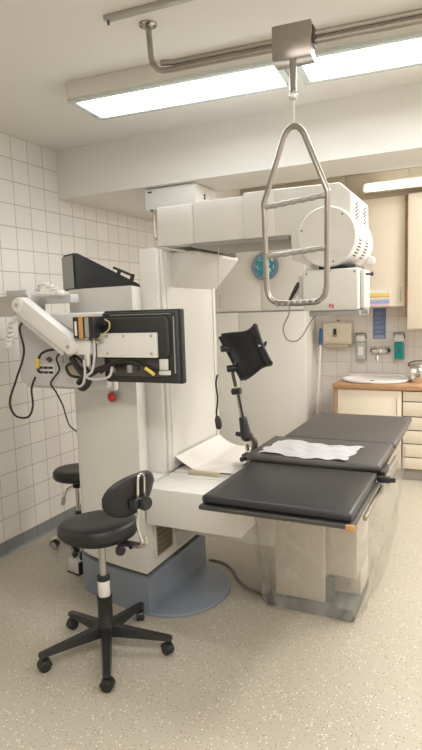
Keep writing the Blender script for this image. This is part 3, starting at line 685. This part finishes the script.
b = NB(); tube(b, [(-1.345, 2.13, 1.325), (-1.30, 2.128, 1.298)], .008, 10); single('cable_tag', b, 'yellow', 'yellow plug tag under the black monitor', 'cable tag', (-1.32, 2.13, 1.31))
def coil(label, pts, r, R, turns, mats):
    P = spline(pts, 30); n = len(P); out = []
    for i, p in enumerate(P):
        a = 2*PI*turns*i/(n-1); out.append(p+V((math.cos(a)*R, math.sin(a)*R*.8, math.sin(a)*R*.6)))
    b = NB(); tube(b, out, r, 7); return single('coiled_cable', b, mats, label, 'coiled cable', P[0], 'coiled cables at the arm bracket')
coil('white coiled cable hanging below the arm bracket', [(-2.05, 2.14, 1.575), (-2.105, 2.13, 1.55), (-2.13, 2.13, 1.48), (-2.145, 2.13, 1.43)], .008, .014, 9, 'shellw')
coil('white coiled cable arching above the arm bracket', [(-2.09, 2.30, 1.70), (-2.06, 2.30, 1.735), (-2.00, 2.30, 1.72), (-1.955, 2.30, 1.69), (-1.93, 2.31, 1.68)], .007, .012, 8, 'shellw')

# ------------------------------------------------------------------ hanging wired things
t = thing('hand_switch', 'small black hand switch hanging by its lead on the machine side', 'hand switch', (-1.22, 2.6, .97))
b = NB(); tube(b, spline([(-1.213, 2.60, 1.245), (-1.222, 2.60, 1.20), (-1.216, 2.60, 1.12), (-1.224, 2.60, 1.05), (-1.222, 2.60, 1.02)], 6), .005, 8); part('lead', b, 'black', t)
b = NB(); tube(b, [(-1.222, 2.60, 1.03), (-1.217, 2.60, 1.01), (-1.213, 2.60, .975), (-1.214, 2.60, .962)], [.009, .018, .017, .010], 12, flat=.6); part('grip', b, 'blackm', t)
b = NB(); tube(b, [(-1.213, 2.60, 1.245), (-1.213, 2.66, 1.885)], .002, 6); part('cord', b, 'lgrey', t)
t = thing('handset', 'black handset held on the slanted lever of the collimator', 'handset', (-.81, 2.63, 1.62))
b = NB(); tube(b, [(-.793, 2.64, 1.69), (-.80, 2.638, 1.67), (-.822, 2.635, 1.63), (-.84, 2.635, 1.60)], [.006, .0105, .009, .006], 12); part('grip', b, 'black', t)
b = NB(); tube(b, spline([(-.84, 2.635, 1.60), (-.838, 2.63, 1.545), (-.868, 2.63, 1.48), (-.855, 2.63, 1.425), (-.815, 2.63, 1.41), (-.78, 2.63, 1.43), (-.745, 2.65, 1.49), (-.725, 2.68, 1.528)], 8), .0035, 8); part('lead', b, 'cabgrey', t)

# ------------------------------------------------------------------ operating table
tab = thing('operating_table', 'long black padded operating table on a bagged grey pedestal', 'operating table', (-.75, 3.0, 0))
def pad(name, x0, x1, y0, y1, z0, z1, m, curve=0.):
    b = NB(); box(b, x0, x1, y0, y1, z0, z1, .016, 4)
    bmesh.ops.subdivide_edges(b, edges=[e for e in b.edges if e.calc_length() > .3 and abs((e.verts[0].co-e.verts[1].co).x) > .3], cuts=10, use_grid_fill=True)
    for v in b.verts:
        s = (v.co.x-(x0+x1)/2)/((x1-x0)/2)
        if curve and v.co.y < y0+.1: v.co.y += curve*(1-s*s)
    return part(name, b, m, tab, angle=50)
pad('table_pad', -1.048, -.422, 2.045, 2.615, .768, .806, 'pad')
pad('table_pad', -1.095, -.418, 2.66, 3.115, .792, .828, 'padsheen', -.03)
pad('table_pad', -1.045, -.408, 3.13, 3.93, .792, .826, 'padsheen')
b = NB(); box(b, -1.052, -.412, 2.028, 2.60, .748, .767, .004); part('foot_frame', b, 'dkmetal', tab)
b = NB(); box(b, -1.07, -.43, 2.62, 3.90, .755, .790, .004); part('body_frame', b, 'dkmetal', tab)
b = NB(); box(b, -.442, -.408, 2.020, 2.036, .746, .769, .003); part('end_cap', b, 'copper', tab, 'copper coloured end cap')
b = NB(); box(b, -.414, -.396, 2.62, 3.12, .700, .765, .003); part('side_rail', b, 'zinc', tab)
b = NB(); box(b, -1.118, -1.100, 2.66, 3.12, .735, .765, .003); part('side_rail', b, 'steel', tab)
b = NB(); box(b, -.412, -.396, 2.20, 2.64, .725, .745, .003); part('side_rail', b, 'steel', tab)
b = NB(); box(b, -.425, -.365, 2.615, 2.65, .757, .785, .006); cyl(b, (-.40, 2.632, .77), (-.345, 2.625, .772), .011, 10); part('release_lever', b, 'black', tab)
b = NB(); box(b, -.42, -.396, 2.66, 2.80, .768, .80, .003); part('rail_clamp', b, 'black', tab)
# pedestal
b = NB(); box(b, -.965, -.70, 2.715, 3.05, .065, .70, .006); part('pedestal_cover', b, 'pedgrey', tab)
b = NB(); box(b, -.70, -.545, 2.76, 3.08, .20, .70, .006); part('pedestal_cover', b, 'pedgrey', tab)
b = NB(); box(b, -.69, -.545, 2.86, 3.08, .065, .195, .004); part('pedestal_cover', b, 'pedgrey', tab)
b = NB(); box(b, -.70, -.655, 2.735, 2.765, .065, .19, .004); part('pedestal_post', b, 'peddark', tab)
b = NB(); box(b, -1.01, -.545, 2.695, 3.10, .0, .065, .012); part('pedestal_base', b, 'peddark', tab, 'dark grey base')
b = NB(); box(b, -.94, -.58, 3.05, 3.10, .065, .70, .006); part('lift_column', b, 'pedgrey', tab)
b = NB(); box(b, -.98, -.50, 2.35, 3.6, .698, .742, .004); part('top_carrier', b, 'pedgrey', tab)
b = NB(); box(b, -.955, -.93, 2.74, 3.0, .40, .62, .006); part('link_block', b, 'pedgrey', tab)
b = NB(); box(b, -.87, -.835, 2.52, 2.56, .60, .70, .004); br = part('hanging_bracket', b, 'pedgrey', tab)
b = NB(); cyl(b, (-.852, 2.515, .635), (-.852, 2.525, .635), .010, 12); part('indicator', b, 'copper', br)
# polythene drape
random.seed(3)
def drp(z, x0, x1, y0, y1, amp, n=96):
    out = []
    for k in range(n):
        a = 2*PI*k/n; c, s = math.cos(a), math.sin(a)
        e = .38
        px = (abs(c)**e)*(1 if c > 0 else -1); py = (abs(s)**e)*(1 if s > 0 else -1)
        w = amp*(math.sin(7*a+z*5)+.7*math.sin(13*a+1.7-z*9)+.5*math.sin(23*a+z*14))
        out.append(((x0+x1)/2+px*((x1-x0)/2+w), (y0+y1)/2+py*((y1-y0)/2+w), z))
    return out
lv = [(.738, -1.05, -.375, 2.42, 3.55, .0015), (.66, -1.055, -.385, 2.45, 3.55, .004), (.55, -1.065, -.395, 2.50, 3.55, .007), (.44, -1.07, -.41, 2.55, 3.55, .009),
      (.33, -1.075, -.43, 2.59, 3.55, .010), (.22, -1.07, -.455, 2.63, 3.55, .010), (.12, -1.06, -.475, 2.655, 3.55, .010), (.06, -1.055, -.49, 2.665, 3.54, .011), (.008, -1.035, -.52, 2.66, 3.52, .008)]
b = NB(); loft(b, [drp(*l) for l in lv], cap=False)
single('plastic_drape', b, 'drape', 'clear wrinkled plastic bag draped around the table pedestal', 'plastic drape', (-.75, 3.05, .0), angle=80)
# sheet on the middle pad
def tis(u, v):
    x = -1.04+.455*u+.03*v; y = 2.69+.30*v-.035*u
    e = .010*math.sin(11*u+3*v)+.006*math.sin(23*v+5*u)
    edge = .5+.5*math.cos(min(1, 8*min(u, v, 1-u, 1-v))*PI)
    return (x+.008*math.sin(14*v)+.004*math.sin(40*v), y+.014*math.sin(9*u)+.007*math.sin(29*u), .8305+abs(e)*.55)
b = NB(); sheet(b, tis, 36, 20, .001); single('paper_sheet', b, 'cloth', 'crumpled white paper sheet lying on the middle table pad', 'paper sheet', (-.80, 2.92, .829), angle=60)

# ------------------------------------------------------------------ leg support
t = thing('leg_support', 'black padded leg support on a chrome post clamped to the table', 'leg support', (-1.15, 2.86, .74))
b = NB(); box(b, -1.19, -1.095, 2.83, 2.90, .738, .775, .006); cyl(b, (-1.17, 2.83, .757), (-1.17, 2.79, .757), .014, 12); part('rail_clamp', b, 'black', t)
b = NB(); tube(b, spline([(-1.14, 2.86, .770), (-1.125, 2.86, .80), (-1.12, 2.86, .84), (-1.135, 2.86, .87), (-1.16, 2.86, .885)], 5), .017, 10); part('swivel_joint', b, 'dkmetal', t)
b = NB(); tube(b, [(-1.165, 2.86, .79), (-1.17, 2.86, .82), (-1.18, 2.86, .86)], .013, 10); part('stub', b, 'chrome', t)
b = NB(); tube(b, [(-1.166, 2.86, .845), (-1.168, 2.86, .865), (-1.182, 2.86, .94), (-1.187, 2.86, .972), (-1.188, 2.86, .980)], [.018, .032, .025, .023, .018], 14); cyl(b, (-1.225, 2.85, .885), (-1.15, 2.85, .875), .013, 12); part('clamp_sleeve', b, 'black', t)
b = NB(); tube(b, [(-1.192, 2.86, .97), (-1.222, 2.86, 1.15)], .011, 12); part('post', b, 'zinc', t)
b = NB(); tube(b, [(-1.176, 2.845, .965), (-1.206, 2.845, 1.12)], .007, 8); part('adjusting_rod', b, 'black', t)
b = NB(); cyl(b, (-1.247, 2.86, 1.118), (-1.195, 2.86, 1.126), .019, 14, bev=.003); part('collar', b, 'black', t)
b = NB(); tube(b, [(-1.218, 2.86, 1.12), (-1.245, 2.87, 1.22), (-1.235, 2.90, 1.29)], .010, 10); part('neck', b, 'dkmetal', t)
b = NB(); cyl(b, (-1.315, 2.87, 1.355), (-1.265, 2.89, 1.36), .019, 12, bev=.003); part('knob', b, 'black', t)
b = NB(); cyl(b, (-1.275, 2.86, 1.245), (-1.225, 2.88, 1.25), .02, 12, bev=.003); part('knob', b, 'black', t)
# channel shaped pad: concave, flared at both ends, open towards the front right
cA, cB, cC, cD = V((-1.315, 2.95, 1.425)), V((-1.105, 2.87, 1.470)), V((-1.022, 2.85, 1.285)), V((-1.180, 2.92, 1.200))
ax = ((cC-cB)+(cD-cA)).normalized(); wd = ((cB-cA)+(cC-cD)).normalized(); nr = ax.cross(wd).normalized()
if nr.y > 0: nr = -nr
def tro(u, v):
    s = (u-.5)*2; q = (v-.5)*2
    e = cA.lerp(cB, u).lerp(cD.lerp(cC, u), v)
    e = e+nr*(-.05*(1-abs(s)**2.2)+.015*q*q)-wd*(.035*(1-q*q)*(1-u))   # hollow
    e = e+ax*(q*(.008*math.cos(2*PI*u)-.004*(1-s*s)))         # wavy end edges
    return e+wd*(.018*s*q*q)
b = NB(); sheet(b, tro, 22, 14, .020)
part('trough_pad', b, 'leather', t, angle=50)
b = NB()
for s in (0, 1): tube(b, [tro(s, k/14)+nr*.006 for k in range(15)], [.013+.005*abs(k-7)/7 for k in range(15)], 10)
part('side_roll', b, 'leather', t)
b = NB()
for v in (0, 1): tube(b, [tro(k/20, v) for k in range(21)], .013, 10)
part('end_roll', b, 'leather', t)
b = NB(); tube(b, [tro(k/20, .5)-nr*.022 for k in range(21)], .022, 8, flat=.4); part('backing_strap', b, 'blackm', t)
b = NB()
for k in (.25, .75): p = tro(0, k); cyl(b, p-wd*.012, p-wd*.035-nr*.01, .016, 10)
part('side_stud', b, 'blackm', t)
b = NB(); lathe(b, [(0, .008), (.006, .006), (.008, 0)], tro(1, .5)+nr*.020, nr, 10); part('rivet', b, 'chrome', t)

# ------------------------------------------------------------------ stools
def caster(t, leg, p, ang, m='black', rw=.026):
    p = V(p); b = NB(); d = V((math.cos(ang), math.sin(ang), 0)); s = V((-d.y, d.x, 0))
    for k in (-1, 1):
        c = p+s*.012*k; lathe(b, [(.0, -.008), (rw-.005, -.008), (rw, -.004), (rw, .004), (rw-.005, .008), (0, .008)], (c.x, c.y, rw), s, 20)
    part('caster', b, m, leg)
    b = NB(); prof = [(math.cos(a)*(rw+.005), rw+math.sin(a)*(rw+.006)) for a in [PI*k/10 for k in range(11)]]
    pts = [[(p.x+d.x*q[0]+s.x*w, p.y+d.y*q[0]+s.y*w, q[1]) for q in prof] for w in (-.018, .018)]
    loft(b, pts); cyl(b, (p.x, p.y, rw+.02), (p.x, p.y, .078), .008, 10); part('caster_hood', b, 'black', leg)
def five_star(t, c, a0, R, m, wheel='black'):
    for k in range(5):
        a = math.radians(a0+72*k); d = V((math.cos(a), math.sin(a), 0)); s = V((-d.y, d.x, 0))
        rings = []
        for r, w, z0, z1 in ((.015, .026, .088, .135), (.06, .025, .085, .130), (.16, .022, .080, .112), (R-.02, .019, .073, .094), (R+.015, .017, .071, .088), (R+.024, .010, .073, .084)):
            p = V((c[0], c[1], 0))+d*r
            rings.append([p-s*w+V((0, 0, z0)), p+s*w+V((0, 0, z0)), p+s*w*.72+V((0, 0, z1)), p-s*w*.72+V((0, 0, z1))])
        b = NB(); loft(b, rings); lg = part('leg', b, m, t, angle=50)
        caster(t, lg, (c[0]+d.x*R, c[1]+d.y*R, 0), a+2.4+k*1.3, wheel)
def cushion(c, rx, ry, z0, z1, ang, bulge=.0, n=48):
    b = NB(); H_ = z1-z0; rings = []
    prof = [(0.60, 0), (.86, .02), (.95, .14), (.995, .35), (1., .55), (.985, .78), (.93, .93), (.80, 1.0), (.55, .99), (.28, .955), (.06, .94)]
    ca, sa = math.cos(ang), math.sin(ang)
    for f, h in prof:
        ring = []
        for k in range(n):
            a = 2*PI*k/n; e = .92
            x = abs(math.cos(a))**e*math.copysign(1, math.cos(a))*rx*f; y = abs(math.sin(a))**e*math.copysign(1, math.sin(a))*ry*f
            z = z0+H_*h+bulge*h*(x/rx)
            ring.append((c[0]+x*ca-y*sa, c[1]+x*sa+y*ca, z))
        rings.append(ring)
    loft(b, rings); return b
sx, sy = -1.556, 2.024
t = thing('swivel_stool', 'black swivel stool with backrest and five-star base in the foreground', 'stool', (sx, sy, 0), 'swivel stools')
five_star(t, (sx, sy), 18, .288, 'black')
b = NB(); lathe(b, [(.030, .088), (.040, .095), (.040, .14), (.034, .15), (.034, .262), (.036, .265), (.036, .275), (.028, .277)], (sx, sy, 0), (0, 0, 1), 28); part('lower_tube', b, 'black', t)
b = NB(); lathe(b, [(.027, .275), (.028, .277), (.028, .352), (.024, .355)], (sx, sy, 0), (0, 0, 1), 28); part('sleeve', b, 'shellw', t, 'white sleeve')
b = NB(); lathe(b, [(.030, .352), (.030, .372), (.018, .376)], (sx, sy, 0), (0, 0, 1), 24); part('collar', b, 'black', t)
b = NB(); cyl(b, (sx, sy, .37), (sx, sy, .54), .016, 20); part('gas_lift', b, 'zinc', t)
b = cushion((sx-.02, sy+.005), .185, .175, .560, .634, math.radians(165), -.016); part('seat', b, 'leather', t, angle=60)
b = NB(); lathe(b, [(.045, .52), (.055, .53), (.055, .552), (.10, .554), (.10, .56)], (sx, sy, 0), (0, 0, 1), 24); box(b, sx-.02, sx+.20, sy-.025, sy+.02, .542, .554, .003); part('seat_plate', b, 'black', t)
a0 = math.radians(-18); RB = .250; bc = V((sx, sy, 0))
def bpt(u, v, off=0.):
    s = (u-.5)*2; a = a0+math.radians(33)*s
    hh = .092*math.sqrt(max(0, 1-abs(s)**2.3))
    r = RB+off+.02*(v-.5)
    return V((bc.x+r*math.cos(a), bc.y+r*math.sin(a), .808+.012*s+(v-.5)*2*hh))
b = NB(); rings = []
for i in range(25):
    u = .012+.976*i/24; ring = []
    for k in range(20):
        q = 2*PI*k/20; v = .5+.5*math.cos(q); ring.append(bpt(u, v, math.sin(q)*.020*(1-.45*abs(2*u-1)**4)))
    rings.append(ring)
loft(b, rings); part('backrest', b, 'leather', t, angle=60)
ac = math.radians(-15)
def brk(r, z, da=0.): a = ac+da; return V((bc.x+r*math.cos(a), bc.y+r*math.sin(a), z))
b = NB(); tube(b, spline([brk(RB+.03, .795, -.05), brk(RB+.034, .87, -.05), brk(RB+.036, .893, -.03), brk(RB+.036, .898, 0.02), brk(RB+.036, .893, .06), brk(RB+.034, .87, .08), brk(RB+.03, .785, .08)], 6), .0065, 8)
tube(b, spline([brk(RB+.028, .79, -.045), brk(RB+.03, .74, -.05), brk(RB+.018, .69, -.05), brk(RB+.022, .635, -.02), brk(RB+.030, .60, 0), brk(RB+.0, .575, .02), brk(RB-.06, .55, .03)], 6), .0065, 8)
tube(b, spline([brk(RB+.030, .62, .06), brk(RB+.035, .59, .07), brk(RB+.01, .572, .05), brk(RB-.06, .552, .04)], 6), .0065, 8)
part('back_bracket', b, 'chrome', t)
b = NB(); p = brk(RB+.02, .775, .03); d = V((math.cos(ac), math.sin(ac), 0)); lathe(b, [(.018, 0), (.018, .012), (.030, .016), (.032, .034), (.026, .046), (0, .048)], p, d, 20); box(b, p.x-.02, p.x+.015, p.y-.06, p.y+.02, .755, .80, .006); part('back_knob', b, 'black', t)
b = NB(); q = V((sx+.145, sy-.055, .548)); lathe(b, [(.010, 0), (.020, .005), (.023, .016), (.021, .03), (0, .034)], q, (.5, -.85, -.1), 20); part('seat_knob', b, 'black', t)

rx_, ry_ = -2.47, 2.98
t = thing('swivel_stool', 'black stool half hidden behind the x-ray column by the tiled wall', 'stool', (rx_, ry_, 0), 'swivel stools')
five_star(t, (rx_, ry_), 226, .17, 'zinc', wheel='grey')
b = NB(); lathe(b, [(.030, .088), (.036, .10), (.030, .16), (.022, .22), (.022, .24)], (rx_, ry_, 0), (0, 0, 1), 24); part('lower_tube', b, 'black', t)
b = NB(); cyl(b, (rx_, ry_, .23), (rx_, ry_, .45), .014, 18); part('gas_lift', b, 'chrome', t)
b = NB(); lathe(b, [(.02, .40), (.028, .405), (.030, .46), (.07, .468)], (rx_, ry_, 0), (0, 0, 1), 24); part('seat_plate', b, 'black', t)
b = cushion((rx_+.02, ry_), .17, .155, .468, .54, .3); part('seat', b, 'leather', t, angle=60)
b = NB(); tube(b, [(rx_, ry_, .43), (rx_-.045, ry_-.05, .40), (rx_-.065, ry_-.07, .33)], .006, 8); tube(b, [(rx_-.062, ry_-.066, .345), (rx_-.068, ry_-.075, .295)], .014, 10); part('height_lever', b, 'zinc', t)

# small foot switch box
t = thing('foot_switch', 'small grey foot switch box on the floor beside the plinth', 'foot switch', (-2.217, 2.64, 0))
mt = rotz((-2.217, 2.64, 0), math.radians(-12))
b = NB(); box(b, -2.267, -2.167, 2.60, 2.68, .006, .085, .006, mtx=mt); part('case', b, 'lgrey', t)
b = NB(); box(b, -2.272, -2.162, 2.595, 2.685, 0, .008, .002, mtx=mt); part('base_plate', b, 'dkmetal', t)
for dx, hh, r in ((-.025, .03, .018), (.038, .05, .016)):
    b = NB(); p = mt @ V((-2.217+dx, 2.64, .085)); lathe(b, [(r*.7, 0), (r*.7, .008), (r, .012), (r, hh-.006), (r*.7, hh), (0, hh)], p, (.15, 0, 1), 16); part('knob', b, 'black', t)
b = NB(); box(b, -2.166, -2.154, 2.60, 2.68, .01, .08, .003, mtx=mt); part('pedal', b, 'black', t)
b = NB(); p = mt @ V((-2.272, 2.625, .045)); cyl(b, p, p+V((-.012, -.004, 0)), .012, 12); part('plug', b, 'black', t)

cable('grey cable lying on the floor between blue plinth and table pedestal', [(-1.525, 3.07, .008), (-1.42, 3.06, .008), (-1.33, 2.99, .008), (-1.25, 2.89, .008), (-1.16, 2.82, .008), (-1.03, 2.79, .008)], .008, 'cabgrey')

# ------------------------------------------------------------------ camera and light
cam = bpy.data.cameras.new('camera'); co = bpy.data.objects.new('camera', cam); COL.objects.link(co); sc.camera = co
f = 567.
Yv = V((272, 73, -567)).normalized(); Xv = V((1191, -27, 567)); Xv = (Xv-Yv*Xv.dot(Yv)).normalized(); Zv = Xv.cross(Yv)
R3 = Matrix((Xv, Yv, Zv))          # camera axes to room axes
co.matrix_world = Matrix.Translation((0, 0, 1.57)) @ R3.to_4x4()
cam.sensor_fit = 'VERTICAL'; cam.sensor_height = 36.; cam.lens = 36.*f/750.
cam.clip_start = .05

def area(name, loc, size, power, col, rot=(0, 0, 0)):
    l = bpy.data.lights.new(name, 'AREA'); l.shape = 'RECTANGLE'; l.size, l.size_y = size; l.energy = power; l.color = col
    o = bpy.data.objects.new(name, l); COL.objects.link(o); o.location = loc; o.rotation_euler = rot; return o
area('fill_light_behind_viewer', (.2, .2, H-.02), (2.4, .3), 42, (1., .97, .94))  # added fill light out of view, no known lamp behind the viewer
area('fill_light_right', (.9, 3.0, H-.02), (.3, 1.2), 30, (1., .97, .94))  # added fill from the right, stands for no known fitting
area('fill_light_back_bay', (.75, 4.65, H-.02), (1.2, .3), 42, (1., .97, .94))  # added unseen light to brighten the back wall and cabinets
w = bpy.data.worlds.new('world'); sc.world = w; w.use_nodes = True
w.node_tree.nodes['Background'].inputs['Color'].default_value = (.8, .78, .72, 1); w.node_tree.nodes['Background'].inputs['Strength'].default_value = .1
sc.view_settings.view_transform = 'Standard'; sc.view_settings.look = 'None'; sc.view_settings.gamma = 1.
sc.view_settings.use_curve_mapping = False; sc.view_settings.exposure = .58
